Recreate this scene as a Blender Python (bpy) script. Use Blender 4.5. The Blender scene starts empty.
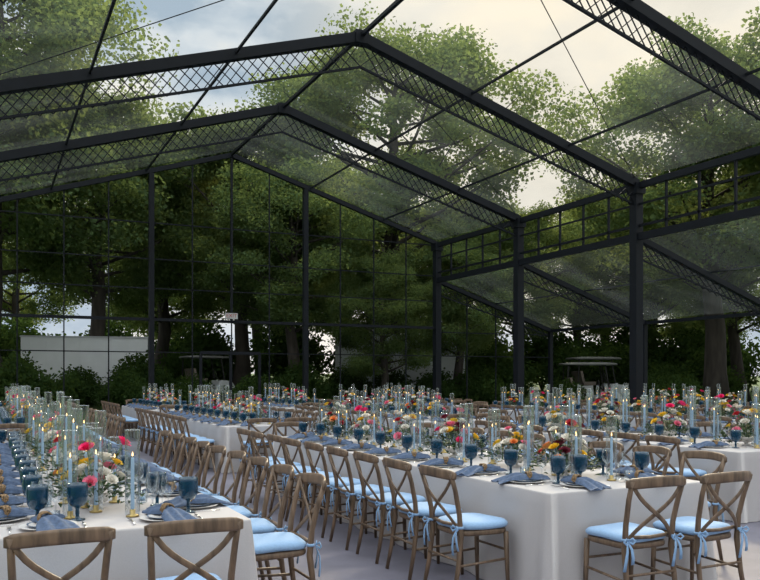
import bpy, math, random
from mathutils import Matrix, Vector
R = random.Random(11)
SC = bpy.context.scene
COL = SC.collection
pi = math.pi

# ------------------------------------------------------------------ materials
MATS = {}
def newmat(name):
    m = bpy.data.materials.new(name); m.use_nodes = True
    nt = m.node_tree; nt.nodes.clear()
    out = nt.nodes.new('ShaderNodeOutputMaterial')
    MATS[name] = m
    return m, nt, out
def noise_color(nt, c, scale, amt, obj=True, stretch=None):
    N = nt.nodes; L = nt.links
    tc = N.new('ShaderNodeTexCoord'); nz = N.new('ShaderNodeTexNoise')
    nz.inputs['Scale'].default_value = scale; nz.inputs['Detail'].default_value = 4
    if stretch:
        mp = N.new('ShaderNodeMapping'); mp.inputs['Scale'].default_value = stretch
        L.new(tc.outputs['Object'], mp.inputs['Vector']); L.new(mp.outputs[0], nz.inputs['Vector'])
    else:
        L.new(tc.outputs['Object'], nz.inputs['Vector'])
    cr = N.new('ShaderNodeValToRGB')
    a = [max(0, x*(1-amt)) for x in c]; b = [min(1, x*(1+amt)) for x in c]
    cr.color_ramp.elements[0].position = .3; cr.color_ramp.elements[1].position = .7
    cr.color_ramp.elements[0].color = (*a, 1); cr.color_ramp.elements[1].color = (*b, 1)
    L.new(nz.outputs['Fac'], cr.inputs['Fac'])
    return cr.outputs['Color'], nz
def pm(name, c, rough=.6, metal=0, scale=20, amt=.12, bump=0, stretch=None, sheen=0, emit=None, spec=None):
    m, nt, out = newmat(name)
    b = nt.nodes.new('ShaderNodeBsdfPrincipled')
    col, nz = noise_color(nt, c, scale, amt, stretch=stretch)
    nt.links.new(col, b.inputs['Base Color'])
    b.inputs['Roughness'].default_value = rough; b.inputs['Metallic'].default_value = metal
    if spec is not None: b.inputs['Specular IOR Level'].default_value = spec
    if sheen: b.inputs['Sheen Weight'].default_value = sheen
    if emit:
        b.inputs['Emission Color'].default_value = (*emit[0], 1); b.inputs['Emission Strength'].default_value = emit[1]
    if bump:
        bp = nt.nodes.new('ShaderNodeBump'); bp.inputs['Strength'].default_value = bump; bp.inputs['Distance'].default_value = .01
        nt.links.new(nz.outputs['Fac'], bp.inputs['Height']); nt.links.new(bp.outputs[0], b.inputs['Normal'])
    nt.links.new(b.outputs[0], out.inputs[0])
    return m
pm('wood', (.145,.095,.06), .45, scale=30, amt=.45, bump=.15, stretch=(1,1,.15))
pm('rattan', (.22,.14,.07), .7, scale=120, amt=.5, bump=.5)
pm('cushion', (.27,.44,.68), .85, scale=60, amt=.06, bump=.1, sheen=.2)
pm('ribbon', (.25,.42,.66), .7, scale=40, amt=.08)
pm('linen', (.475,.458,.465), .9, scale=180, amt=.04, bump=.08)
pm('napkin', (.075,.115,.20), .85, scale=60, amt=.25, bump=.15)
pm('plate', (.78,.76,.74), .2, scale=5, amt=.03)
pm('plate_rim', (.12,.17,.26), .3, scale=9, amt=.15)
pm('steel', (.006,.008,.012), .55, scale=6, amt=.15, spec=.2)
pm('silver', (.7,.7,.7), .25, metal=1, scale=5, amt=.05)
pm('brass', (.5,.36,.14), .35, metal=1, scale=5, amt=.1)
pm('candle', (.34,.50,.68), .5, scale=10, amt=.04)
pm('wick', (.03,.03,.03), .9)
pm('flame', (1,.6,.2), .5, emit=((1,.62,.25), 4))
pm('bark', (.045,.038,.032), .95, scale=6, amt=.4, bump=.6, stretch=(1,1,.2))
pm('greens', (.04,.085,.028), .6, scale=30, amt=.4)
pm('stem', (.07,.14,.04), .6)
pm('vase', (.55,.53,.5), .4, scale=10, amt=.08)
for n, c in dict(hotpink=(.85,.02,.18), pink=(.85,.22,.34), red=(.50,.01,.025), yellow=(.88,.58,.04), white=(.82,.79,.72),
                 peach=(.88,.34,.10), lilac=(.33,.2,.42), burgundy=(.17,.008,.03), blueflower=(.12,.2,.5)).items():
    pm('petal_'+n, c, .7, scale=40, amt=.15)
pm('white_paint', (.50,.53,.54), .45, scale=2, amt=.05)
pm('canopy_paint', (.10,.105,.10), .5, scale=2, amt=.05)
pm('silver_paint', (.3,.32,.33), .35, scale=2, amt=.05)
pm('rubber', (.015,.015,.015), .8)
pm('cart_seat', (.12,.10,.08), .6)
pm('sign_white', (.36,.38,.37), .5, emit=((.95,1,.97), .06))
pm('sign_red', (.34,.07,.06), .5)
pm('floor_m', (.16,.155,.20), .6, scale=3, amt=.12)
pm('lawn', (.05,.095,.02), .95, scale=1.2, amt=.45, bump=.3)

def glassmat(name, tint, gloss, body=None, bodyfac=0, rough=.06):
    m, nt, out = newmat(name); N = nt.nodes; L = nt.links
    tr = N.new('ShaderNodeBsdfTransparent'); tr.inputs[0].default_value = (*tint, 1)
    gl = N.new('ShaderNodeBsdfGlossy'); gl.inputs['Roughness'].default_value = rough; gl.inputs[0].default_value = (.8,.85,.88,1)
    lw = N.new('ShaderNodeLayerWeight'); lw.inputs['Blend'].default_value = gloss
    mx = N.new('ShaderNodeMixShader'); L.new(lw.outputs['Facing'], mx.inputs[0])
    base = tr.outputs[0]
    if body:
        col, nz = noise_color(nt, body, 25, .2)
        df = N.new('ShaderNodeBsdfPrincipled'); L.new(col, df.inputs['Base Color']); df.inputs['Roughness'].default_value = .15
        m2 = N.new('ShaderNodeMixShader'); m2.inputs[0].default_value = bodyfac
        L.new(tr.outputs[0], m2.inputs[1]); L.new(df.outputs[0], m2.inputs[2]); base = m2.outputs[0]
    L.new(base, mx.inputs[1]); L.new(gl.outputs[0], mx.inputs[2])
    L.new(mx.outputs[0], out.inputs[0])
glassmat('clear_glass', (.94,.95,.96), .3)
glassmat('chimney_glass', (.93,.95,.96), .34, (.58,.60,.62), .05, rough=.1)
glassmat('blue_glass', (.09,.31,.45), .12, (.006,.065,.13), .52)
glassmat('smoke_glass', (.88,.91,.93), .2)

def vinyl(name, haze, gloss):
    m, nt, out = newmat(name); N = nt.nodes; L = nt.links
    tr = N.new('ShaderNodeBsdfTransparent'); tr.inputs[0].default_value = (.93,.95,.94,1)
    tl = N.new('ShaderNodeBsdfTranslucent'); tl.inputs[0].default_value = (.8,.88,.88,1)
    gl = N.new('ShaderNodeBsdfGlossy'); gl.inputs['Roughness'].default_value = .08
    tc = N.new('ShaderNodeTexCoord'); mp = N.new('ShaderNodeMapping')
    mp.inputs['Scale'].default_value = (.35, 1.2, .35); mp.inputs['Rotation'].default_value = (0,0,.45)
    nz = N.new('ShaderNodeTexNoise'); nz.inputs['Scale'].default_value = .6; nz.inputs['Detail'].default_value = 1.5
    nz.inputs['Distortion'].default_value = .8
    L.new(tc.outputs['Object'], mp.inputs[0]); L.new(mp.outputs[0], nz.inputs['Vector'])
    cr = N.new('ShaderNodeValToRGB'); cr.color_ramp.elements[0].position = .40; cr.color_ramp.elements[1].position = .70
    cr.color_ramp.elements[0].color = (haze*.35,)*3+(1,); cr.color_ramp.elements[1].color = (haze,)*3+(1,)
    L.new(nz.outputs['Fac'], cr.inputs[0])
    mx = N.new('ShaderNodeMixShader'); L.new(cr.outputs[0], mx.inputs[0]); L.new(tr.outputs[0], mx.inputs[1]); L.new(tl.outputs[0], mx.inputs[2])
    m2 = N.new('ShaderNodeMixShader'); m2.inputs[0].default_value = gloss
    L.new(mx.outputs[0], m2.inputs[1]); L.new(gl.outputs[0], m2.inputs[2]); L.new(m2.outputs[0], out.inputs[0])
vinyl('roof_vinyl', .035, .015)
vinyl('roof_vinyl_side', .035, .015)

def leafmat(name, c, tc_):
    m, nt, out = newmat(name); N = nt.nodes; L = nt.links
    col, nz = noise_color(nt, c, .6, .45)
    hs = N.new('ShaderNodeHueSaturation'); oi = N.new('ShaderNodeObjectInfo')
    mr = N.new('ShaderNodeMapRange'); mr.inputs['To Min'].default_value = .8; mr.inputs['To Max'].default_value = 1.3
    L.new(oi.outputs['Random'], mr.inputs[0]); L.new(mr.outputs[0], hs.inputs['Value']); L.new(col, hs.inputs['Color'])
    d = N.new('ShaderNodeBsdfDiffuse'); L.new(hs.outputs[0], d.inputs[0])
    t = N.new('ShaderNodeBsdfTranslucent'); t.inputs[0].default_value = (*tc_, 1)
    mx = N.new('ShaderNodeMixShader'); mx.inputs[0].default_value = .5
    L.new(d.outputs[0], mx.inputs[1]); L.new(t.outputs[0], mx.inputs[2]); L.new(mx.outputs[0], out.inputs[0])
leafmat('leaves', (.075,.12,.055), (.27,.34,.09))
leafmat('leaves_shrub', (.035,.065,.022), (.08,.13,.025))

# ------------------------------------------------------------------ mesh builder
class MB:
    def __init__(s, mat='steel'):
        s.v = []; s.f = []; s.m = []; s.s = []; s.mat = mat
    def add(s, vs, fs, smooth=True, mat=None):
        o = len(s.v); s.v.extend([tuple(p) for p in vs])
        for f in fs:
            s.f.append(tuple(i+o for i in f)); s.m.append(mat or s.mat); s.s.append(smooth)
        return s
    def merge(s, o, M=None, mat=None):
        M = M or Matrix()
        k = len(s.v); s.v.extend([tuple(M @ Vector(p)) for p in o.v])
        for f, m, sm in zip(o.f, o.m, o.s):
            s.f.append(tuple(i+k for i in f)); s.m.append(mat or m); s.s.append(sm)
        return s
    def bar(s, a, b, w, h, up=(0,0,1), mat=None):
        a = Vector(a); b = Vector(b); t = (b-a).normalized(); u = Vector(up)
        if abs(t.dot(u)) > .98: u = Vector((0,1,0))
        sd = t.cross(u).normalized(); u = sd.cross(t).normalized()
        vs = []
        for p in (a, b):
            for i, j in ((-1,-1),(1,-1),(1,1),(-1,1)):
                vs.append(p + sd*(w/2*i) + u*(h/2*j))
        return s.add(vs, [(0,1,2,3),(7,6,5,4),(0,4,5,1),(1,5,6,2),(2,6,7,3),(3,7,4,0)], False, mat)
    def box(s, c, d, mat=None):
        return s.bar((c[0],c[1]-d[1]/2,c[2]), (c[0],c[1]+d[1]/2,c[2]), d[0], d[2], mat=mat)
    def tube(s, pts, rad, seg=8, mat=None, flat=1.0, up=None):
        pts = [Vector(p) for p in pts]; n = len(pts)
        if not hasattr(rad, '__len__'): rad = [rad]*n
        vs = []; prev = Vector(up) if up else None
        for i, p in enumerate(pts):
            t = (pts[min(i+1,n-1)] - pts[max(i-1,0)]).normalized()
            if prev is None: prev = Vector((1,0,0)) if abs(t.x) < .9 else Vector((0,1,0))
            u = (prev - t*prev.dot(t)).normalized(); w = t.cross(u)
            if not up: prev = u
            for k in range(seg):
                a = 2*pi*k/seg
                vs.append(p + u*(math.cos(a)*rad[i]*flat) + w*(math.sin(a)*rad[i]))
        fs = []
        for i in range(n-1):
            for k in range(seg):
                k2 = (k+1) % seg
                fs.append((i*seg+k, i*seg+k2, (i+1)*seg+k2, (i+1)*seg+k))
        fs.append(tuple(reversed(range(seg)))); fs.append(tuple(range((n-1)*seg, n*seg)))
        return s.add(vs, fs, True, mat)
    def rings(s, rs, cap0=True, cap1=True, mat=None, smooth=True):
        n = len(rs[0]); vs = [p for r in rs for p in r]; fs = []
        for i in range(len(rs)-1):
            for k in range(n):
                k2 = (k+1) % n
                fs.append((i*n+k, i*n+k2, (i+1)*n+k2, (i+1)*n+k))
        if cap0: fs.append(tuple(reversed(range(n))))
        if cap1: fs.append(tuple(range((len(rs)-1)*n, len(rs)*n)))
        return s.add(vs, fs, smooth, mat)
    def lathe(s, prof, seg=20, c=(0,0,0), mat=None, cap0=True, cap1=True):
        rs = [[(c[0]+r*math.cos(2*pi*k/seg), c[1]+r*math.sin(2*pi*k/seg), c[2]+z) for k in range(seg)] for r, z in prof]
        return s.rings(rs, cap0, cap1, mat)
    def mesh(s, name):
        me = bpy.data.meshes.new(name); me.from_pydata(s.v, [], s.f)
        names = list(dict.fromkeys(s.m)); idx = {n: i for i, n in enumerate(names)}
        for n in names: me.materials.append(MATS[n])
        me.polygons.foreach_set('material_index', [idx[m] for m in s.m])
        me.polygons.foreach_set('use_smooth', s.s)
        me.update(); return me

class Part:
    def __init__(s, name, mb, label=None, M=None, mesh=None):
        s.name, s.mb, s.label, s.M = name, mb, label, M or Matrix()
        s.mesh = mesh or mb.mesh(name)
class Tpl:
    def __init__(s, name, parts): s.name, s.parts, s.j = name, parts, None
    def joined(s):
        if not s.j:
            m = MB()
            for p in s.parts: m.merge(p.mb, p.M)
            s.j = m.mesh(s.name)
        return s.j
def put(tpl, loc, rz=0, label='', cat='', group=None, joined=False, scale=1.0, kind=None):
    if joined or len(tpl.parts) == 1:
        o = bpy.data.objects.new(tpl.name, tpl.joined())
    else:
        o = bpy.data.objects.new(tpl.name, None); o.empty_display_size = .1
    COL.objects.link(o)
    o.location = loc; o.rotation_euler = (0,0,rz); o.scale = (scale,)*3
    if not (joined or len(tpl.parts) == 1):
        for p in tpl.parts:
            c = bpy.data.objects.new(p.name, p.mesh); COL.objects.link(c)
            c.parent = o; c.matrix_local = p.M
            if p.label: c['label'] = p.label
    o['label'] = label; o['category'] = cat
    if group: o['group'] = group
    if kind: o['kind'] = kind
    return o
def single(name, mb, label, cat, loc=(0,0,0), kind=None, group=None):
    return put(Tpl(name, [Part(name, mb)]), loc, 0, label, cat, group, kind=kind)

# ------------------------------------------------------------------ chair
def outline(wf, wb, d, n=40, e=.42):
    o = []
    for k in range(n):
        a = 2*pi*k/n; c, s_ = math.cos(a), math.sin(a)
        y = d*math.copysign(abs(s_)**e, s_); w = wb + (wf-wb)*(y/d+1)/2
        o.append((w*math.copysign(abs(c)**e, c), y))
    return o
def make_chair():
    P = []
    ol = outline(.215, .185, .205)
    seat = MB('wood')
    seat.rings([[(x*k, y*k, z) for x, y in ol] for k, z in ((.9,.415),(.97,.42),(1,.43),(1,.448),(.97,.456),(.9,.458))])
    P.append(Part('seat', seat))
    cu = MB('cushion')
    cu.rings([[(x*k, y*k+.005, z - .004*math.cos(3*math.atan2(y,x))*(k>.5)) for x, y in ol] for k, z in
              ((.9,.459),(1.0,.463),(1.045,.478),(1.03,.494),(.96,.507),(.8,.515),(.5,.519),(.15,.520))])
    P.append(Part('cushion', cu, 'pale blue fabric seat cushion'))
    for sx in (-1,1):
        l = MB('wood'); l.tube([(sx*.19,.175,.43),(sx*.194,.182,.2),(sx*.198,.19,0)], [.019,.017,.013], 10)
        P.append(Part('leg', l))
        l = MB('wood'); l.tube([(sx*.205,-.265,0),(sx*.198,-.225,.2),(sx*.192,-.198,.42),(sx*.194,-.212,.58),(sx*.204,-.25,.74),(sx*.212,-.292,.865)],
                               [.014,.017,.020,.018,.017,.016], 10)
        P.append(Part('leg', l, 'rear wooden leg curving up into the back post'))
    b = MB('wood')
    prof = [(-.008,-.034),(.008,-.034),(.012,-.02),(.012,.02),(.008,.034),(-.008,.034),(-.012,.02),(-.012,-.02)]
    rs = []
    for i in range(15):
        t = -1+2*i/14; x = .238*t; y = -.335+.062*t*t; z = .862 - .016*t*t
        sc = 1 - .35*max(0,(abs(t)-.8)/.2)**2
        rs.append([(x, y+py*1.0, z+pz*sc) for py, pz in prof])
    b.rings(rs)
    for sx in (-1,1):
        pts = []
        for i in range(11):
            t = i/10; x = sx*(.2 - .375*t); z = .835 - .36*t
            bow = math.sin(pi*t)
            y = -.283 + .08*t - .03*bow + sx*.006
            pts.append((x + sx*.035*math.sin(2*pi*t)*0.7, y, z))
        b.tube(pts, .0155, 8, flat=.42, up=(0,1,0))
    b.tube([(-.19,-.205,.5),(0,-.225,.495),(.19,-.205,.5)], .012, 8)
    P.append(Part('backrest', b, 'wooden cross back with curved top rail'))
    s = MB('wood')
    for sx in (-1,1): s.tube([(sx*.194,.18,.24),(sx*.197,-.23,.22)], .0095, 8)
    s.tube([(-.194,.182,.3),(.194,.182,.3)], .009, 8); s.tube([(-.197,-.226,.26),(.197,-.226,.26)], .009, 8)
    P.append(Part('stretcher', s))
    for sx in (-1,1):
        t = MB('ribbon'); bx, by, bz = sx*.198, -.232, .485
        t.lathe([(.02,-.008),(.025,-.003),(.025,.006),(.02,.01)], 10, (sx*.192,-.204,.485))
        for k, (dx, dz, ln) in enumerate(((-.03,-1,.19),(.028,-1,.15))):
            pts = [(bx,by,bz),(bx+dx*.6,by-.022,bz-ln*.35),(bx+dx,by-.02,bz-ln*.7),(bx+dx*1.15,by-.012,bz-ln)]
            t.tube(pts, [.005,.011,.013,.015], 6, flat=.2, up=(0,1,0))
        for dx in (-1,1):
            t.tube([(bx,by,bz),(bx+dx*.025,by-.02,bz+.016),(bx+dx*.045,by-.022,bz-.002),(bx+dx*.025,by-.02,bz-.018),(bx,by,bz)], [.004,.009,.01,.009,.004], 6, flat=.3, up=(0,1,0))
        P.append(Part('cushion_tie', t, 'pale blue ribbon tied around the back post'))
    return Tpl('dining_chair', P)
CHAIR = make_chair()

# ------------------------------------------------------------------ tableware
def T1(name, mb): return Tpl(name, [Part(name, mb)])
g = MB('blue_glass')
g.lathe([(.036,0),(.036,.004),(.012,.009),(.008,.02),(.010,.035),(.008,.05),(.014,.06),(.034,.07),(.045,.09),(.048,.12),(.047,.155),(.046,.172),(.043,.172),(.044,.12),(.041,.09),(.02,.075),(.002,.072)], 18)
GOBLET = T1('goblet', g)
g = MB('clear_glass')
g.lathe([(.034,0),(.034,.003),(.006,.006),(.004,.02),(.004,.085),(.012,.095),(.032,.115),(.039,.145),(.036,.18),(.031,.205)], 16, cap1=False)
WINE = T1('wine_glass', g)
g = MB('plate'); g.lathe([(.085,0),(.09,.004),(.145,.014),(.15,.018),(.146,.018),(.09,.009),(.001,.009)], 32)
p2 = MB('plate_rim'); p2.lathe([(.06,.010),(.065,.013),(.105,.022),(.108,.026),(.104,.025),(.098,.023),(.095,.0225)], 32, cap1=False)
p3 = MB('plate'); p3.lathe([(.098,.0235),(.062,.016),(.001,.0155)], 32, cap0=False)
CHARGER = Tpl('dinner_plate', [Part('charger', g, 'white charger plate'), Part('plate_rim', p2, 'slate blue rim'), Part('plate_well', p3)])
def make_napkin(seed):
    # gathered through a ring; the long loose end falls flat towards the table edge (-y)
    r = random.Random(seed); m = MB('napkin'); nu, nv = 38, 30
    ph = r.uniform(0,6); bend = r.uniform(-.05,.05); vs = []
    for side in (0,1):
        for i in range(nu+1):
            u = -1+2*i/nu; au = abs(u)
            w = .022 + .080*(1-math.exp(-au*2.4)) + .006*math.sin(4*u+ph)
            if u > 0: w *= .85
            for j in range(nv+1):
                v = -1+2*j/nv
                x = v*w + bend*u*au + .014*math.sin(u*4+ph)
                y = (u*.215 if u < 0 else u*.125) + .012*au*math.sin(v*4+ph)*(1 if u < 0 else -1)
                top = .054 + .014*math.exp(-((au-.35)/.25)**2) - (.024 if u < 0 else .014)*au
                z = .024 + (top-.024)*math.sqrt(max(0,1-v*v)) + .009*min(1,au*2.5)*math.cos(v*8+ph+1.5*u)*(1-v*v)
                if side: z = .022
                z -= .022*max(0,(-u-.6)/.4)
                vs.append((x,y,z))
    k0 = (nu+1)*(nv+1)
    fs = [(i*(nv+1)+j, i*(nv+1)+j+1, (i+1)*(nv+1)+j+1, (i+1)*(nv+1)+j) for i in range(nu) for j in range(nv)]
    fs += [(k0+i*(nv+1)+j, k0+(i+1)*(nv+1)+j, k0+(i+1)*(nv+1)+j+1, k0+i*(nv+1)+j+1) for i in range(nu) for j in range(nv)]
    for i in range(nu):
        for j in (0, nv): fs.append((i*(nv+1)+j, (i+1)*(nv+1)+j, k0+(i+1)*(nv+1)+j, k0+i*(nv+1)+j))
    for j in range(nv):
        for i in (0, nu): fs.append((i*(nv+1)+j, i*(nv+1)+j+1, k0+i*(nv+1)+j+1, k0+i*(nv+1)+j))
    m.add(vs, fs)
    rg = MB('rattan')
    for q in (-.014,-.005,.004,.013):
        rg.tube([(.014*math.sin(ph)+.029*math.cos(a), q+.003*math.sin(5*a+q*300), .046+.025*math.sin(a)) for a in [2*pi*k/20 for k in range(21)]], .005, 6)
    return Tpl('napkin', [Part('cloth', m, 'softly draped dusty blue cloth'), Part('napkin_ring', rg, 'woven rattan ring')])
NAPK = [make_napkin(i) for i in range(4)]
f = MB('silver'); f.tube([(0,-.1,.004),(0,-.02,.006),(0,.04,.006)], [.006,.004,.004], 6, flat=.5, up=(0,0,1)); f.box((0,.055,.006),(.02,.03,.002))
for k in range(4): f.box((-.0085+k*.0057,.085,.006),(.0025,.04,.002))
FORK = T1('fork', f)
f = MB('silver'); f.tube([(0,-.11,.004),(0,.0,.006)], [.007,.005], 6, flat=.6, up=(0,0,1)); f.tube([(0,0,.005),(.002,.06,.005),(0,.11,.005)], [.006,.009,.002], 6, flat=.15, up=(0,0,1))
KNIFE = T1('knife', f)
g = MB('smoke_glass'); g.lathe([(.03,0),(.036,.004),(.038,.07),(.034,.07),(.033,.012),(.001,.01)], 16)
c = MB('candle'); c.lathe([(.022,.012),(.022,.035),(.003,.036)], 12)
fl = MB('flame'); fl.lathe([(.001,.037),(.004,.042),(.002,.049),(.0005,.053)], 8)
VOTIVE = Tpl('votive_candle', [Part('glass_cup', g), Part('candle', c), Part('flame', fl)])
def make_taper(h, gh):
    P = []
    b = MB('brass'); b.lathe([(.036,0),(.038,.004),(.034,.01),(.016,.014),(.017,.04),(.012,.042)], 18); P.append(Part('candle_base', b, 'small brass candle base'))
    c = MB('candle'); c.lathe([(.0115,.03),(.0115,.05),(.0095,h-.01),(.006,h),(.001,h+.001)], 12); P.append(Part('candle', c, 'pale blue taper candle'))
    w = MB('wick'); w.tube([(0,0,h),(0.001,0,h+.01)], .0012, 6)
    w.lathe([(.001,h+.006),(.0042,h+.012),(.0038,h+.019),(.002,h+.028),(.0004,h+.034)], 10, mat='flame')
    P.append(Part('flame', w))
    g = MB('chimney_glass'); g.lathe([(.042,.011),(.042,gh*.5),(.042,gh)], 24, cap0=False, cap1=False)
    g.tube([(.042*math.cos(a), .042*math.sin(a), gh) for a in [2*pi*q/24 for q in range(25)]], .0025, 5)
    P.append(Part('glass_chimney', g, 'clear glass cylinder'))
    return Tpl('taper_candle', P)
TAPER = [make_taper(.28,.42), make_taper(.34,.50), make_taper(.40,.56), make_taper(.47,.64), make_taper(.32,.55)]

# ------------------------------------------------------------------ flowers
def bloom(seed, Rr, mat, layers=4):
    r = random.Random(seed); m = MB('petal_'+mat)
    m.lathe([(.001,-Rr*.2),(Rr*.3,-.1*Rr),(Rr*.25,Rr*.25),(.001,Rr*.35)], 8)
    for k in range(layers):
        q = k/(layers-1); n = 4+k*2; tilt = math.radians(82-66*q); L = Rr*(.55+.5*q)
        for i in range(n):
            a0 = 2*pi*i/n + k*.5 + r.uniform(-.1,.1); vs = []
            for s_ in range(4):
                s = s_/3; rad = s*L*math.cos(tilt) + Rr*.1*q; z = s*L*math.sin(tilt) - .12*Rr*q + .18*Rr*s*s*q
                w = Rr*(.5-.06*k)*math.sin(pi*(.15+.65*s))*1.1
                for t in (-1,0,1):
                    cup = .1*Rr*abs(t)
                    X = rad + -.06*Rr*abs(t); Y = t*w
                    vs.append((X*math.cos(a0)-Y*math.sin(a0), X*math.sin(a0)+Y*math.cos(a0), z+cup*s))
            m.add(vs, [(a*3+b, a*3+b+1, (a+1)*3+b+1, (a+1)*3+b) for a in range(3) for b in range(2)])
    return m
BL = {c: bloom(i, 1.0, c) for i, c in enumerate(('hotpink','pink','red','yellow','white','peach','lilac','burgundy','blueflower'))}
BLM = {k: v.mesh('bloom') for k, v in BL.items()}
def make_arr(seed, cols, spread=.21, height=.24, n=12, tall=4, leaves=260, tallcol=None):
    r = random.Random(seed); P = []
    v = MB('vase'); v.lathe([(.05,0),(.052,.006),(.02,.02),(.02,.03),(.07,.05),(.085,.08),(.08,.095),(.075,.09),(.002,.07)], 20)
    P.append(Part('vase', v, 'pale footed ceramic bowl'))
    st = MB('stem'); gr = MB('greens'); tips = []
    for i in range(n+tall):
        a = 2.4*i + r.uniform(-.3,.3)
        if i < n:
            rr = spread*math.sqrt((i+.5)/n)*r.uniform(.8,1.15); z = height*(1-.5*(rr/spread)**2)*r.uniform(.9,1.3)+.04
        else:
            rr = spread*r.uniform(.1,.8); z = height+r.uniform(.08,.2)
        p = Vector((rr*math.cos(a), rr*math.sin(a), z)); tips.append((p, a, rr, i >= n))
        st.tube([(0.3*p.x*.3,.3*p.y*.3,.08),(p.x*.6,p.y*.6,.08+(z-.08)*.6),p], .003, 5)
        if i >= n:
            for q in range(7):
                t = .35+.08*q; c = Vector((p.x*t, p.y*t, .08+(z-.08)*t)); aa = q*2.2
                d = Vector((math.cos(aa), math.sin(aa), .7)).normalized(); s = d.cross(Vector((0,0,1))).normalized(); L = .05
                gr.add([c, c+d*L*.5+s*.012, c+d*L, c+d*L*.5-s*.012], [(0,1,2,3)])
    P.append(Part('stems', st))
    for i in range(leaves):
        a = r.uniform(0,2*pi); rr = spread*1.25*math.sqrt(r.random()); z = .07 + (height*.65)*(1-.7*(rr/spread/1.25)**2)*r.uniform(.1,1.15)
        if i % 9 == 0: z += .08
        if i % 7 == 0: rr *= 1.3; z = .03+r.uniform(0,.05)
        c = Vector((rr*math.cos(a), rr*math.sin(a), z)); d = Vector((math.cos(a)+r.uniform(-.6,.6), math.sin(a)+r.uniform(-.6,.6), r.uniform(-.3,.9))).normalized()
        s = d.cross(Vector((0,0,1))).normalized(); L = r.uniform(.03,.06); W = L*.28; u = s.cross(d)*.25*L
        gr.add([c, c+d*L*.5+s*W+u, c+d*L, c+d*L*.5-s*W+u], [(0,1,2,3)])
    P.append(Part('foliage', gr, 'loose green leaves'))
    for k, (p, a, rr, t) in enumerate(tips):
        col = cols[k % len(cols)] ; s = r.uniform(.032,.052)*(.85 if t else 1)
        if k < 2: s = .060
        if t and tallcol: col = tallcol; s = .048
        M = Matrix.Translation(p) @ Matrix.Rotation(a,4,'Z') @ Matrix.Rotation(min(1.1, rr/spread*.9),4,'Y') @ Matrix.Scale(s,4)
        P.append(Part('bloom', BL[col], None, M, mesh=BLM[col]))
    return Tpl('flower_arrangement', P)
ARR = [make_arr(1, ['white','yellow','white','pink','white','yellow','white','pink'], tallcol='hotpink', tall=2),
       make_arr(2, ['burgundy','white','red','yellow','white','peach'], tall=5),
       make_arr(3, ['yellow','white','pink','white','peach','white'], height=.2),
       make_arr(4, ['pink','burgundy','white','yellow','white','hotpink'], tall=4),
       make_arr(5, ['white','yellow','red','white','pink','white'], height=.25)]
ARRL = ['mixed white and yellow bouquet with tall hot pink blooms',
        'bouquet of burgundy, white and orange flowers in a bowl',
        'low bouquet of yellow, white and pink flowers',
        'bouquet of pink, burgundy and white flowers with greenery',
        'bouquet of white, red and yellow flowers with greenery']

# ------------------------------------------------------------------ tables
def cloth(w, l, h=.76):
    m = MB('linen'); r = .03; pts = []
    hw, hl = w/2, l/2
    def side(a, b, nx, ny):
        n = max(4, int((Vector(b)-Vector(a)).length/.06))
        for i in range(n):
            t = i/n; pts.append((a[0]+(b[0]-a[0])*t, a[1]+(b[1]-a[1])*t, nx, ny, min(t,1-t)*(Vector(b)-Vector(a)).length))
    def corner(cx, cy, a0):
        for i in range(5):
            a = a0+pi/2*i/4; pts.append((cx+r*math.cos(a), cy+r*math.sin(a), math.cos(a), math.sin(a), 0))
    side((hw,-hl+r),(hw,hl-r),1,0); corner(hw-r,hl-r,0)
    side((hw-r,hl),(-hw+r,hl),0,1); corner(-hw+r,hl-r,pi/2)
    side((-hw,hl-r),(-hw,-hl+r),-1,0); corner(-hw+r,-hl+r,pi)
    side((-hw+r,-hl),(hw-r,-hl),0,-1); corner(hw-r,-hl+r,-pi/2)
    rs = []; s = 0
    ss = []
    for i, p in enumerate(pts):
        ss.append(s); q = pts[(i+1) % len(pts)]; s += math.hypot(q[0]-p[0], q[1]-p[1])
    for t, z, o in ((0,h,-.012),(0,h-.003,-.003),(.0,h-.012,0),(.12,h*.88,.002),(.3,h*.7,.004),(.55,h*.45,.006),(.8,h*.2,.008),(1,.006,.01)):
        ring = []
        for p, sv in zip(pts, ss):
            c = math.exp(-p[4]/.12)
            off = o + t*(.022+.024*math.sin(sv*11+1.5*math.sin(sv*2.3)) + .045*c*math.cos(p[4]*30))
            ring.append((p[0]+p[2]*off, p[1]+p[3]*off, z))
        rs.append(ring)
    m.rings(list(reversed(rs)), cap0=False)
    return m
H = .762
CAM = Vector((0,0,1.56))
CH_L = 'weathered wood cross back chair with pale blue seat cushion'
def chair_at(x, y, rz, grp, joined, sc=1.03):
    rz += math.radians(R.uniform(-2.5,2.5)); x += R.uniform(-.01,.01); y += R.uniform(-.01,.01)
    put(CHAIR, (x,y,.003), rz, CH_L, 'chair', grp, joined=joined, scale=sc)
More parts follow.
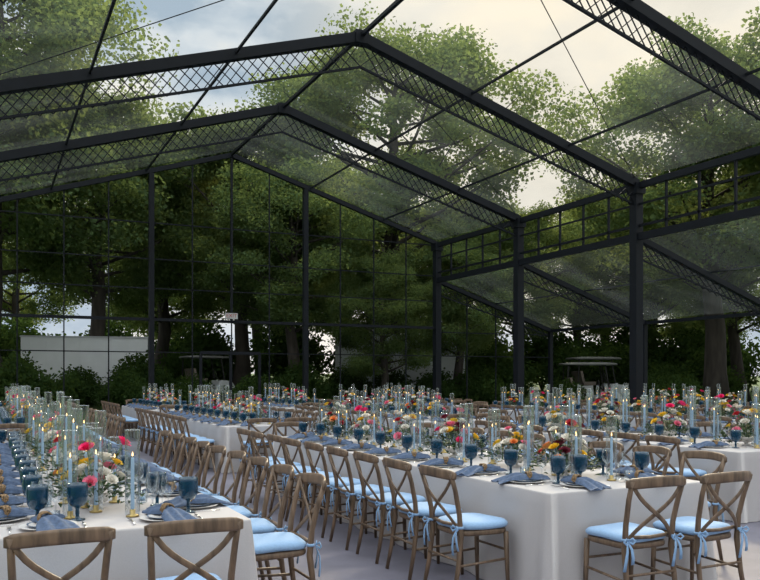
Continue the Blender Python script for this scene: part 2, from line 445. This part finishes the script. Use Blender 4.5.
def setting(ex, ey, rz, grp, lod):
    def W(lx, ly, lz=0): 
        return (ex + lx*math.cos(rz) - ly*math.sin(rz), ey + lx*math.sin(rz) + ly*math.cos(rz), H+lz)
    j = lod > 0
    put(CHARGER, W(0,.2), rz, 'white plate with slate blue rim at a place setting', 'plate', 'plates on '+grp, joined=j)
    put(NAPK[R.randrange(4)], W(0,.23,.0), rz+R.choice((-1,1))*R.uniform(.1,.5), 'dusty blue napkin draped through a woven ring on a plate', 'napkin', 'napkins on '+grp, joined=j, scale=1.14)
    put(GOBLET, W(.16+R.uniform(-.01,.01),.40+R.uniform(-.01,.01)), 0, 'teal blue glass goblet beside a plate', 'glass', 'blue goblets on '+grp, scale=1.2)
    if lod < 2:
        put(WINE, W(.06+R.uniform(-.01,.01),.44+R.uniform(-.01,.01)), 0, 'clear stemmed wine glass beside a blue goblet', 'glass', 'wine glasses on '+grp, scale=1.1)
    if lod < 1:
        put(WINE, W(-.05+R.uniform(-.01,.01),.41+R.uniform(-.01,.01)), 0, 'clear stemmed wine glass beside a blue goblet', 'glass', 'wine glasses on '+grp, scale=1.0)
        put(FORK, W(-.19,.19), rz, 'silver fork beside a plate', 'fork', 'forks on '+grp)
        put(KNIFE, W(.18,.19), rz, 'silver knife beside a plate', 'knife', 'knives on '+grp)
def table(x0, x1, y0, y1, grp, lod, left=True, right=True, near=True, far=True, pitch=.64, chairs_left=True, chairs_right=True, lpitch=None, k0=None, endscale=1.03, fscale=1.05):
    cx, cy = (x0+x1)/2, (y0+y1)/2
    t = MB('wood'); t.box((0,0,.76-.03),(x1-x0-.03,y1-y0-.03,.03))
    put(Tpl('banquet_table', [Part('tabletop', t), Part('tablecloth', cloth(x1-x0, y1-y0), 'off-white floor-length linen tablecloth')]), (cx,cy,0), 0,
        'long banquet table under an off-white floor-length cloth', 'table', 'banquet tables')
    for sd, ok, chs, xe, rz, sg, pt in (('r',right,chairs_right,x1,pi/2,1,pitch),('l',left,chairs_left,x0,-pi/2,-1,lpitch or pitch)):
        if not ok: continue
        n = int((y1-y0-.3)//pt); s0 = cy - pt*(n-1)/2
        for i in range(n):
            y = s0+i*pt
            setting(xe, y, rz, grp, lod)
            if chs: chair_at(xe+sg*.29, y, rz, 'chairs at '+grp, lod > 0)
    for k, ok, yy, rz, sg in ((0,near,y0,0,-1),(1,far,y1,pi,1)):
        if ok:
            for dx in (-.31,.31):
                setting(cx+dx, yy, rz, grp, lod); chair_at(cx+dx, yy+sg*.29, rz, 'chairs at '+grp, lod > 0, endscale if k == 0 else 1.03)
    L = y1-y0; m = max(1, int(L/(.95 if lod < 1 else 1.1)))
    if k0 is None: k0 = R.randrange(5)
    for i in range(m):
        y = y0 + L*(i+.5)/m + (.25 if i == 0 and near else 0); k = (k0+i) % 5
        put(ARR[k], (cx+R.uniform(-.05,.05), y, H), R.uniform(0,6), ARRL[k], 'flowers', 'flower arrangements on '+grp, scale=fscale*R.uniform(.93,1.07))
    for i in range(m+1):
        yb = y0 + L*i/m; yb = min(max(yb, y0+.42 if near else y0+.18), y1-.3)
        for q, (dx, dy) in enumerate(((-.15,.06),(.14,-.04),(.0,.2),(-.03,-.19))):
            if i == 0 and q == 3: continue
            k = R.choice((0,1,2,3,4,2,1) if lod < 1 else (1,2,3,3,4,2))
            if i == 0: k = min(k, 1)
            put(TAPER[k], (cx+dx+R.uniform(-.03,.03), yb+dy+(R.uniform(-.02,.02)), H), R.uniform(0,6), 'pale blue taper candle in a clear glass cylinder', 'candle',
                'taper candles on '+grp, joined=lod > 0)
        if lod < 1:
            for dx in (-.28,.29):
                put(VOTIVE, (cx+dx, yb+R.uniform(-.12,-.04), H), 0, 'small lit votive candle in a glass cup', 'candle', 'votive candles on '+grp)

table(-.15, 1.35, 4.50, 10.6, 'the table with white cloth nearest the aisle', 0, chairs_left=False, lpitch=.5, k0=0, endscale=.99, fscale=.9, pitch=.62)
table(3.5, 5.0, 4.62, 10.7, 'the middle banquet table', 0, k0=1, pitch=.62)
table(7.3, 8.8, 6.3, 11.0, 'the table beyond the middle one', 1, pitch=.60, near=False, chairs_right=True)
table(11.6, 13.1, 8.2, 18.3, 'the long table beside the tent posts', 2, pitch=.56)
for x0 in (-.15, 3.5, 7.15):
    table(x0, x0+1.5, 13.2, 18.7, 'the second row of tables', 1 if x0 < 5 else 2, chairs_left=x0 > 0, left=True, pitch=.56)
for x0 in (-.15, 3.5, 7.15, 11.0):
    table(x0, x0+1.5, 20.6, 24.7, 'the far row of tables', 2, chairs_left=x0 > 0, pitch=.58)
table(16.2, 17.7, 12.0, 20.0, 'the side aisle table', 2)

# ------------------------------------------------------------------ tent structure
XL, XR, XM, ZE, ZR = -.5, 14.5, 7.0, 6.36, 8.66
SL = (ZR-ZE)/7.5
def zr(x): return ZR - SL*abs(x-XM)
def diamonds(mb, a, b, depth, pitch=.23, w=.017):
    a = Vector(a); b = Vector(b); L = (b-a).length; n = int(round(L/pitch)); d = (b-a)/n; dn = Vector((0,0,-depth))
    for i in range(n-1):
        p = a+d*i
        mb.bar(p, p+d*2+dn, w, w, (0,1,0)); mb.bar(p+dn, p+d*2, w, w, (0,1,0))
TRUSSY = (.6, 5.6, 10.6, 15.6, 20.6)
tc, bc, lw_ = MB('steel'), MB('steel'), MB('steel')
for sx, xe in ((-1,XL),(1,XR)):
    tc.bar((XM,0,ZR), (xe,0,ZE), .2, .2)
    bc.bar((XM,0,ZR-.62), (xe,0,ZE-.62+.1), .05, .045)
    diamonds(lw_, (XM,0,ZR-.1), (xe,0,ZE-.1), .5)
tc.box((XM,0,ZR-.02),(.3,.26,.26))
TR = Tpl('roof_truss', [Part('top_chord', tc), Part('bottom_chord', bc), Part('lattice_web', lw_)])
for y in TRUSSY:
    put(TR, (0,y,0), 0, 'black steel gable truss with diamond lattice web', 'roof truss', 'roof trusses')
tc, bc, lw_ = MB('steel'), MB('steel'), MB('steel')
ZC, ZA, XA = 5.05, 3.37, 19.5
tc.bar((XR,0,ZC),(XA,0,ZA),.16,.14); bc.bar((XR,0,ZC-.5),(XA,0,ZA-.2),.04,.04); diamonds(lw_, (XR,0,ZC-.08),(XA,0,ZA-.04),.36, .26)
TR2 = Tpl('side_truss', [Part('top_chord', tc), Part('bottom_chord', bc), Part('lattice_web', lw_)])
for y in (5.6,10.6,15.6,20.6,25.6):
    put(TR2, (0,y,0), 0, 'black steel sloping side aisle truss', 'roof truss', 'side aisle trusses')
m = MB('steel'); m.bar((XM,0,ZR),(XL,0,ZE),.14,.14); m.bar((XM,0,ZR),(XR,0,ZE),.14,.14)
single('gable_rafter', m, 'black steel rafters framing the gable end wall', 'rafter', (0,25.6,0))
pm_ = MB('steel'); pm_.box((0,0,ZE/2),(.22,.24,ZE)); 
cap = MB('steel'); cap.box((0,0,ZE-.12),(.3,.34,.26)); cap.box((0,0,.015),(.36,.4,.03))
POST = Tpl('tent_post', [Part('post_shaft', pm_), Part('bracket', cap)])
for y in (5.6,10.6,15.6,20.6,25.6):
    put(POST, (XR,y,0), 0, 'black steel tent post rising to the eave', 'post', 'tent posts')
for y in (.6,5.6,10.6,15.6,20.6,25.6):
    put(POST, (XL-.15,y,0), 0, 'black steel tent post rising to the eave', 'post', 'tent posts')
m = MB('steel'); m.box((0,0,ZA/2),(.14,.14,ZA)); PS = T1('side_post', m)
for y in (5.6,10.6,15.6,20.6,25.6): put(PS, (XA,y,0), 0, 'slim black steel post at the side aisle edge', 'post', 'side aisle posts')
for x in (4.5, 9.5):
    m = MB('steel'); m.box((0,0,zr(x)/2-.04),(.15,.18,zr(x)-.08)); single('gable_post', m, 'black steel post in the gable end wall', 'post', (x,25.6,0), group='gable wall posts')
def beam(name, x, z, w, h, y0=-4.4, y1=25.6, lab='black steel beam running along the tent'):
    m = MB('steel'); m.bar((0,y0,0),(0,y1,0),w,h); single(name, m, lab, 'beam', (x,0,z))
beam('ridge_beam', XM, ZR+.02, .08, .07, lab='black ridge beam of the clear tent roof')
for x in (1.65,4.33,9.67,12.35): beam('roof_purlin', x, zr(x)+.02, .045, .045, lab='thin black purlin under the clear roof')
beam('eave_beam', XR, ZE-.05, .12, .15, lab='black eave beam between tent posts'); beam('eave_beam', XL-.15, ZE-.05, .12, .15, lab='black eave beam between tent posts')
beam('clerestory_beam', XR, ZC+.0, .12, .17, lab='black beam under the clerestory windows')
beam('side_eave_beam', XA, ZA, .1, .1, lab='black eave beam of the side aisle')
beam('roof_purlin', 17.0, ZC-(ZC-ZA)*.5+.1, .04, .04, lab='thin black purlin of the side aisle roof')
for (a, b) in (((XL,15.6,ZE),(XM,10.6,ZR)), ((XR,15.6,ZE),(XM,10.6,ZR)), ((XR,20.6,ZE),(XM,15.6,ZR))):
    m = MB('steel'); a = Vector(a)+Vector((0,0,.08)); b = Vector(b)+Vector((0,0,.08)); m.tube([a,b], .009, 6)
    single('bracing_cable', m, 'thin black bracing cable across the roof bay', 'cable')
wn = 1
ys = [5.6,10.6,15.6,20.6,25.6]
for a, b in zip(ys[:-1], ys[1:]):
    m = MB('steel'); n = 5
    for i in range(1, n): yy = -2.5+5*i/n; m.bar((0,yy,ZC),(0,yy,ZE-.1),.05,.05)
    m.bar((0,-2.5,5.32),(0,2.5,5.32),.05,.06)
    m.bar((0,-2.5,5.85),(0,2.5,5.85),.04,.045)
    o = single('window_%d' % wn, m, 'clerestory window bay with thin black mullions', 'window', (XR,(a+b)/2,0), kind='structure'); wn += 1
def gable(x0, x1, zf, hs, step=1.25):
    global wn
    m = MB('steel'); n = int(round((x1-x0)/step))
    for i in range(1, n):
        x = x0+(x1-x0)*i/n; m.bar((x,0,0),(x,0,zf(x)-.05),.035,.04)
    for h in hs:
        if h < min(zf(x0), zf(x1)): m.bar((x0,0,h),(x1,0,h),.04 if h != 3.35 else .1,.032 if h != 3.35 else .09)
    if zf(7) > 7 and x0 < 7 < x1: m.bar((7,0,3.3),(7,0,8.6),.07,.07)
    o = bpy.data.objects.new('window_%d' % wn, m.mesh('window')); COL.objects.link(o); wn += 1
    o.location = (0,25.6,0); o['kind'] = 'structure'; o['label'] = 'gable wall bay with slim black mullions'; o['category'] = 'window'
hs = (2.35,3.35,4.3,5.2,6.3)
for a, b in ((XL,4.5),(4.5,9.5),(9.5,XR)): gable(a, b, zr, hs)
gable(XR, XA, lambda x: ZC-(ZC-ZA)*(x-XR)/5, (2.35,3.2))
m = MB('roof_vinyl')
for y0 in (-4.4,.6,5.6,10.6,15.6,20.6):
    y1 = y0+5
    for xe in (XL,XR):
        n, k = 8, 8; vs = []
        for i in range(n+1):
            for j in range(k+1):
                x = XM+(xe-XM)*i/n; y = y0+(y1-y0)*j/k
                vs.append((x, y, zr(x)+.14-.05*math.sin(pi*j/k)))
        m.add(vs, [(i*(k+1)+j, i*(k+1)+j+1, (i+1)*(k+1)+j+1, (i+1)*(k+1)+j) for i in range(n) for j in range(k)])
single('ceiling', m, 'clear vinyl tent roof panels with wrinkles', 'roof', kind='structure')
m = MB('roof_vinyl_side')
for y0 in (.6,5.6,10.6,15.6,20.6):
    n, k = 8, 10; vs = []
    for i in range(n+1):
        for j in range(k+1):
            t = i/n; x = XR+.2+4.8*t
            vs.append((x, y0+5*j/k, ZC+(ZA-ZC)*t+.1-.16*math.sin(pi*j/k)*math.sin(pi*t)))
    m.add(vs, [(i*(k+1)+j, i*(k+1)+j+1, (i+1)*(k+1)+j+1, (i+1)*(k+1)+j) for i in range(n) for j in range(k)])
single('ceiling', m, 'clear vinyl roof of the side aisle', 'roof', kind='structure')
m = MB('floor_m'); m.box((9.3,10.6,-.03),(21,31,.06)); single('floor', m, 'grey lavender tent floor', 'floor', kind='structure')
def gz(x, y):
    t = min(1, max(0, (y-27)/7)); return -.05 + .85*t*t*(3-2*t) + max(0,(y-34))*.012
m = MB('lawn'); xs = [-120,-60,-20,0,20,40,80,160]; yy_ = [-60,0,26,27,28,29,30,31,32,33,34,40,60,180]
m.add([(x,y,gz(x,y)) for y in yy_ for x in xs], [(j*8+i, j*8+i+1, (j+1)*8+i+1, (j+1)*8+i) for j in range(len(yy_)-1) for i in range(7)])
single('ground', m, 'dark green lawn around the tent', 'ground', kind='structure')
b = MB('sign_white'); b.box((0,0,0),(.40,.06,.19)); fr = MB('steel')
for z in (-.1,.1): fr.box((0,0,z),(.42,.07,.015))
tx = bpy.data.curves.new('t', 'FONT'); tx.body = 'EXIT'; tx.size = .17; tx.align_x = 'CENTER'; tx.align_y = 'CENTER'; tx.extrude = .004
to = bpy.data.objects.new('t', tx); COL.objects.link(to); bpy.context.view_layer.update()
tm = bpy.data.meshes.new_from_object(to); tm.materials.clear(); tm.materials.append(MATS['sign_red']); bpy.data.objects.remove(to)
e = put(Tpl('exit_sign', [Part('sign_panel', b), Part('sign_frame', fr)]), (6.94,25.42,3.52), 0, 'small white sign with red EXIT letters above a door', 'sign')
c = bpy.data.objects.new('lettering', tm); COL.objects.link(c); c.parent = e; c.location = (0,-.033,0); c.rotation_euler = (pi/2,0,0); c['label'] = 'red letters EXIT'
m = MB('steel')
for x in (-.95,0,.95): m.bar((x,0,0),(x,0,2.35),.08,.08)
m.bar((-.95,0,2.35),(.95,0,2.35),.1,.1); m.bar((-.95,0,1.0),(.95,0,1.0),.05,.05)
single('door_1', m, 'black framed glass double door', 'door', (6.94,25.5,0), kind='structure')

# ------------------------------------------------------------------ trees
def make_tree(seed, h=15, cr=5.8, base=.28, leaf=.12, nl=560, tr=.36, nb=36, nsub=3):
    r = random.Random(seed); b = MB('bark'); P = []
    pts = []; rad = []; x = y = 0
    for i in range(9):
        t = i/8; pts.append((x,y,h*.85*t)); rad.append(tr*(1-t)**.8+.04 + (.15 if i == 0 else 0)); x += r.uniform(-.25,.25); y += r.uniform(-.25,.25)
    b.tube(pts, rad, 10); cl = []
    for i in range(nb):
        t = base+(.97-base)*i/(nb-1); k = t*8; k0 = min(7,int(k)); p = Vector(pts[k0]).lerp(Vector(pts[k0+1]), k-k0)
        a = i*2.4+r.uniform(-.4,.4); prof = math.sin(pi*min(1,(t-base)/(1-base)*.8+.2))**.55
        L = cr*prof*r.uniform(.55,1.1); up = r.uniform(.15,.8)
        d = Vector((math.cos(a), math.sin(a), up)).normalized()
        e = p+d*L; mid = p.lerp(e,.5)+Vector((0,0,-.1*L+.3)); br = tr*.36*(1-t*.6)
        b.tube([p,mid,e], [br,br*.6,br*.2], 6); cl.append((e, r.uniform(.9,1.5)))
        for q in range(nsub):
            s = p.lerp(e, .35+.2*q); dd = Vector((math.cos(a+r.choice((-1,1))*r.uniform(.4,1.2)), math.sin(a+r.uniform(-1,1)), r.uniform(-.2,.7)))
            e2 = s+dd.normalized()*L*r.uniform(.2,.5); b.tube([s,e2], [br*.35,br*.1], 5); cl.append((e2, r.uniform(.8,1.4)))
    f = MB('leaves'); vs = []; fs = []
    for c, cr_ in cl:
        sx, sy, sz = r.uniform(.8,1.3), r.uniform(.8,1.3), r.uniform(.5,.75)
        for i in range(nl):
            g_ = Vector((r.gauss(0,1), r.gauss(0,1), r.gauss(0,1))).normalized()*(r.random()**.42)*r.uniform(.7,1.12)
            p = c+Vector((g_.x*sx, g_.y*sy, g_.z*sz))*cr_
            d = Vector((r.gauss(0,1), r.gauss(0,1), r.gauss(0,.7)-.3)).normalized(); s = d.cross(Vector((r.gauss(0,1),r.gauss(0,1),r.gauss(0,1)))).normalized()
            L = leaf*r.uniform(.6,1.5); W = L*.42; k = len(vs)
            vs += [p, p+d*L*.45+s*W, p+d*L, p+d*L*.45-s*W]; fs.append((k,k+1,k+2,k+3))
    f.add(vs, fs, False)
    return Tpl('broadleaf_tree', [Part('trunk', b, 'dark bark trunk with spreading branches'), Part('foliage', f, 'dense green leaves')])
TREES = [make_tree(1, base=.3), make_tree(2, cr=4.7, base=.26), make_tree(3, cr=6.0, base=.36, tr=.42), make_tree(4, cr=5.1, base=.32)]
tl = [(16.8,34.1,17.8,2),(29.4,26.6,17.6,2),(36.4,38,14,1),(.2,33.2,18.0,0),(3.8,35.9,14,3),(7.8,40.6,14,1),(10,35.1,13.5,0),(11.3,31.2,10.5,3),
      (19.1,44.1,15,1),(26,43,13,0),(23.4,33.1,10,3),(31.3,38.3,11,3),(29.6,19.0,18,0),(-4,31,16,2),(14.5,46,15,3),(35,30,13,3),
      (14.0,28.8,7.0,1),(17.3,29.2,8.5,3)]
LAB = 'tall leafy tree with dark trunk outside the tent'
for i, (x, y, h, k) in enumerate(tl):
    put(TREES[k], (x,y,gz(x,y)), R.uniform(0,6), LAB if h > 9 else 'young leafy tree standing before a white trailer', 'tree', 'trees around the tent', scale=h/15)
for i in range(8):
    x, y = -7+8.6*i, 64-4.1*i+R.uniform(-3,3)
    put(TREES[(1,3)[i%2]], (x,y,gz(x,y)), R.uniform(0,6), LAB, 'tree', 'trees around the tent', scale=R.uniform(.8,.95))
def shrub(seed):
    r = random.Random(seed); b = MB('bark')
    for i in range(6):
        a = i; b.tube([(0,0,0),(math.cos(a)*.5,math.sin(a)*.5,1.2)], [.04,.015], 5)
    f = MB('leaves_shrub'); vs = []; fs = []
    for i in range(6800):
        u = Vector((r.gauss(0,1), r.gauss(0,1), r.gauss(0,1))).normalized()*(r.random()**.4)*r.uniform(.75,1.15); u = Vector((u.x*1.9,u.y*1.3,1.15+u.z*1.1+.3*math.sin(u.x*5+seed)))
        d = Vector((r.gauss(0,1), r.gauss(0,1), r.gauss(0,.7))).normalized(); s = d.cross(Vector((r.gauss(0,1),r.gauss(0,1),r.gauss(0,1)))).normalized()
        L = r.uniform(.1,.2); W = L*.35; k = len(vs); vs += [u,u+d*L*.45+s*W,u+d*L,u+d*L*.45-s*W]; fs.append((k,k+1,k+2,k+3))
    f.add(vs, fs, False)
    return Tpl('shrub', [Part('branches', b), Part('foliage', f)])
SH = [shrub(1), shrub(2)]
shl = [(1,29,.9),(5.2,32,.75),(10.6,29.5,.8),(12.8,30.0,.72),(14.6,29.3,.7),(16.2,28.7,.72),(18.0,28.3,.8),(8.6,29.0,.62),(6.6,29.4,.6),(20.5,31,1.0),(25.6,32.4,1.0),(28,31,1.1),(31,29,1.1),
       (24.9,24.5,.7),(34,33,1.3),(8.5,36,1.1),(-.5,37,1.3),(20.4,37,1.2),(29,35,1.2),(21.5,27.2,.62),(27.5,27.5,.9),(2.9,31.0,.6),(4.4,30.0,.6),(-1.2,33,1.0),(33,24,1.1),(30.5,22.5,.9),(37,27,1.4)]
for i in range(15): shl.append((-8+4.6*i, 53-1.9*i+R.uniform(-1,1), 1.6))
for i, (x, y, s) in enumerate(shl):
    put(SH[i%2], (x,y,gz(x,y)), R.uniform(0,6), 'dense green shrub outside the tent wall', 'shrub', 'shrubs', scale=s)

# ------------------------------------------------------------------ trailers and carts
def trailer(L, Ht, W=2.4):
    b = MB('white_paint'); b.box((0,0,Ht/2+.25),(L,W,Ht-.5)); 
    rf = MB('silver_paint'); rf.box((0,0,Ht+.03),(L+.06,W+.06,.06))
    for k in range(int(L/.6)): b.box((-L/2+.3+k*.6,-W/2-.01,Ht/2+.25),(.025,.02,Ht-.6))
    P = [Part('trailer_body', b), Part('trailer_roof', rf)]
    for x in (-.5,.5):
        wh = MB('rubber'); wh.lathe([(.2,-.1),(.36,-.11),(.38,-.08),(.38,.08),(.36,.11),(.2,.1)], 20)
        P.append(Part('wheel', wh, None, Matrix.Translation((x,-W/2+.12,.38)) @ Matrix.Rotation(pi/2,4,'X')))
    return Tpl('trailer', P)
put(trailer(5.6,2.65), (16.7,33.0,gz(15,33.0)), -.35, 'white box trailer parked on the lawn outside the tent', 'trailer')
put(trailer(4.6,2.3), (3.6,34.4,gz(3,34.4)), -.2, 'small white trailer parked among the trees', 'trailer')
def cart():
    b = MB('white_paint')
    sec = [(-1.1,.3),(-1.1,.75),(-.35,.78),(-.3,.38),(.35,.36),(.5,.85),(.95,.8),(1.15,.5),(1.15,.3)]
    n = len(sec); vs = [(x,-.55,z) for x, z in sec]+[(x,.55,z) for x, z in sec]
    b.add(vs, [tuple(range(n)), tuple(reversed(range(n,2*n)))]+[(i,(i+1)%n,(i+1)%n+n,i+n)[::-1] for i in range(n)], False)
    s = MB('cart_seat'); s.box((-.45,0,.86),(.5,1.0,.14)); s.bar((-.7,0,.9),(-.8,0,1.35),1.0,.1,(1,0,0))
    rf = MB('canopy_paint'); rf.rings([[(x*1.05*k-.1,y*.6*k,z) for x, y in [(math.copysign(abs(math.cos(a))**.3,math.cos(a)), math.copysign(abs(math.sin(a))**.3,math.sin(a))) for a in [2*pi*q/32 for q in range(32)]]] for k, z in ((.97,1.82),(1,1.85),(.95,1.9),(.6,1.93))])
    fr = MB('rubber')
    for y in (-.5,.5): fr.bar((.62,y,.82),(.45,y,1.84),.04,.04); fr.bar((-.95,y,.75),(-.9,y,1.84),.04,.04)
    fr.tube([(.5,-.25,.8),(.25,-.25,1.1)], .02, 8); fr.tube([(.25+.0*math.cos(a),-.25+.16*math.cos(a),1.1+.16*math.sin(a)) for a in [2*pi*q/12 for q in range(13)]], .015, 6)
    P = [Part('body', b), Part('seat', s), Part('canopy', rf), Part('frame', fr)]
    for x in (-.75,.75):
        for y in (-.5,.5):
            wh = MB('rubber'); wh.tube([(x,y-.1,.24),(x,y+.1,.24)], .24, 18); wh.tube([(x,y-.11,.24),(x,y+.11,.24)], .12, 12, mat='silver'); P.append(Part('wheel', wh))
    return Tpl('golf_cart', P)
GC = cart()
put(GC, (23.6,28.2,gz(0,28.2)), -.5, 'golf cart with canopy parked beside the tent', 'golf cart', 'golf carts', scale=1.15)
put(GC, (25.6,30.2,gz(0,30.2)), -.3, 'golf cart with canopy parked beside the tent', 'golf cart', 'golf carts', scale=1.15)
put(GC, (7.9,32.6,gz(0,32.6)), .2, 'golf cart with canopy parked behind the tent', 'golf cart', 'golf carts', scale=.9)

# ------------------------------------------------------------------ world and lights
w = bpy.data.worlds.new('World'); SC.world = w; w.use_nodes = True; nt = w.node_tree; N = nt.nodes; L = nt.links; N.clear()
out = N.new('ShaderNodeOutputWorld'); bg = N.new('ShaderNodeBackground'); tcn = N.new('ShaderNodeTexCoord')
mp = N.new('ShaderNodeMapping'); mp.inputs['Scale'].default_value = (1,1,2.0); nz = N.new('ShaderNodeTexNoise'); nz.inputs['Scale'].default_value = 4.2; nz.inputs['Detail'].default_value = 7; nz.inputs['Roughness'].default_value = .52
L.new(tcn.outputs['Generated'], mp.inputs[0]); L.new(mp.outputs[0], nz.inputs['Vector'])
cr = N.new('ShaderNodeValToRGB'); e = cr.color_ramp.elements
e[0].position = .38; e[0].color = (.42,.52,.63,1); e[1].position = .57; e[1].color = (1.0,.95,.86,1)
m_ = cr.color_ramp.elements.new(.47); m_.color = (.72,.77,.82,1)
L.new(nz.outputs['Fac'], cr.inputs[0])
def math_(op, a, b=None, c=None):
    n = N.new('ShaderNodeMath'); n.operation = op
    for i, v in enumerate((a, b, c)):
        if v is None: continue
        if isinstance(v, (int, float)): n.inputs[i].default_value = v
        else: L.new(v, n.inputs[i])
    return n.outputs[0]
dp = N.new('ShaderNodeVectorMath'); dp.operation = 'DOT_PRODUCT'; L.new(tcn.outputs['Generated'], dp.inputs[0]); dp.inputs[1].default_value = Vector((.66,.79,.38)).normalized()
gl = N.new('ShaderNodeMapRange'); gl.inputs['From Min'].default_value = .92; gl.inputs['From Max'].default_value = 1.0; gl.interpolation_type = 'SMOOTHSTEP'
L.new(dp.outputs['Value'], gl.inputs[0])
glm = math_('MULTIPLY', gl.outputs[0], .6)
mx = N.new('ShaderNodeMix'); mx.data_type = 'RGBA'; L.new(glm, mx.inputs[0]); L.new(cr.outputs[0], mx.inputs[6]); mx.inputs[7].default_value = (1.15,.98,.74,1)
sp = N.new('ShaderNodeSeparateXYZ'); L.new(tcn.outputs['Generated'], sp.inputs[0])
zr_ = N.new('ShaderNodeMapRange'); zr_.inputs['From Min'].default_value = .48; zr_.inputs['From Max'].default_value = .85  # extra brightness added to the unseen sky overhead, to light the tables
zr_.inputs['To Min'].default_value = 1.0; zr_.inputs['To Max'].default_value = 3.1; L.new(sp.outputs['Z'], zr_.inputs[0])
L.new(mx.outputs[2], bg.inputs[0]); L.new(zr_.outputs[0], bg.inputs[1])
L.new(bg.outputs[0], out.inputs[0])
sun = bpy.data.lights.new('sun', 'SUN'); sun.energy = 3.2; sun.angle = math.radians(10); sun.color = (1,.83,.58)
so = bpy.data.objects.new('sun', sun); COL.objects.link(so)
so.rotation_euler = Vector((-.55,-.7,-.5)).to_track_quat('-Z','Y').to_euler()

# ------------------------------------------------------------------ camera
cam = bpy.data.cameras.new('camera'); co = bpy.data.objects.new('camera', cam); COL.objects.link(co)
co.location = CAM; co.rotation_euler = (pi/2, 0, -math.radians(25.55))
cam.sensor_width = 36; cam.lens = 38.84; cam.shift_y = 88/760; cam.clip_end = 400
SC.camera = co
try:
    SC.cycles.transparent_max_bounces = 24
except Exception: pass
SC.view_settings.view_transform = 'Standard'
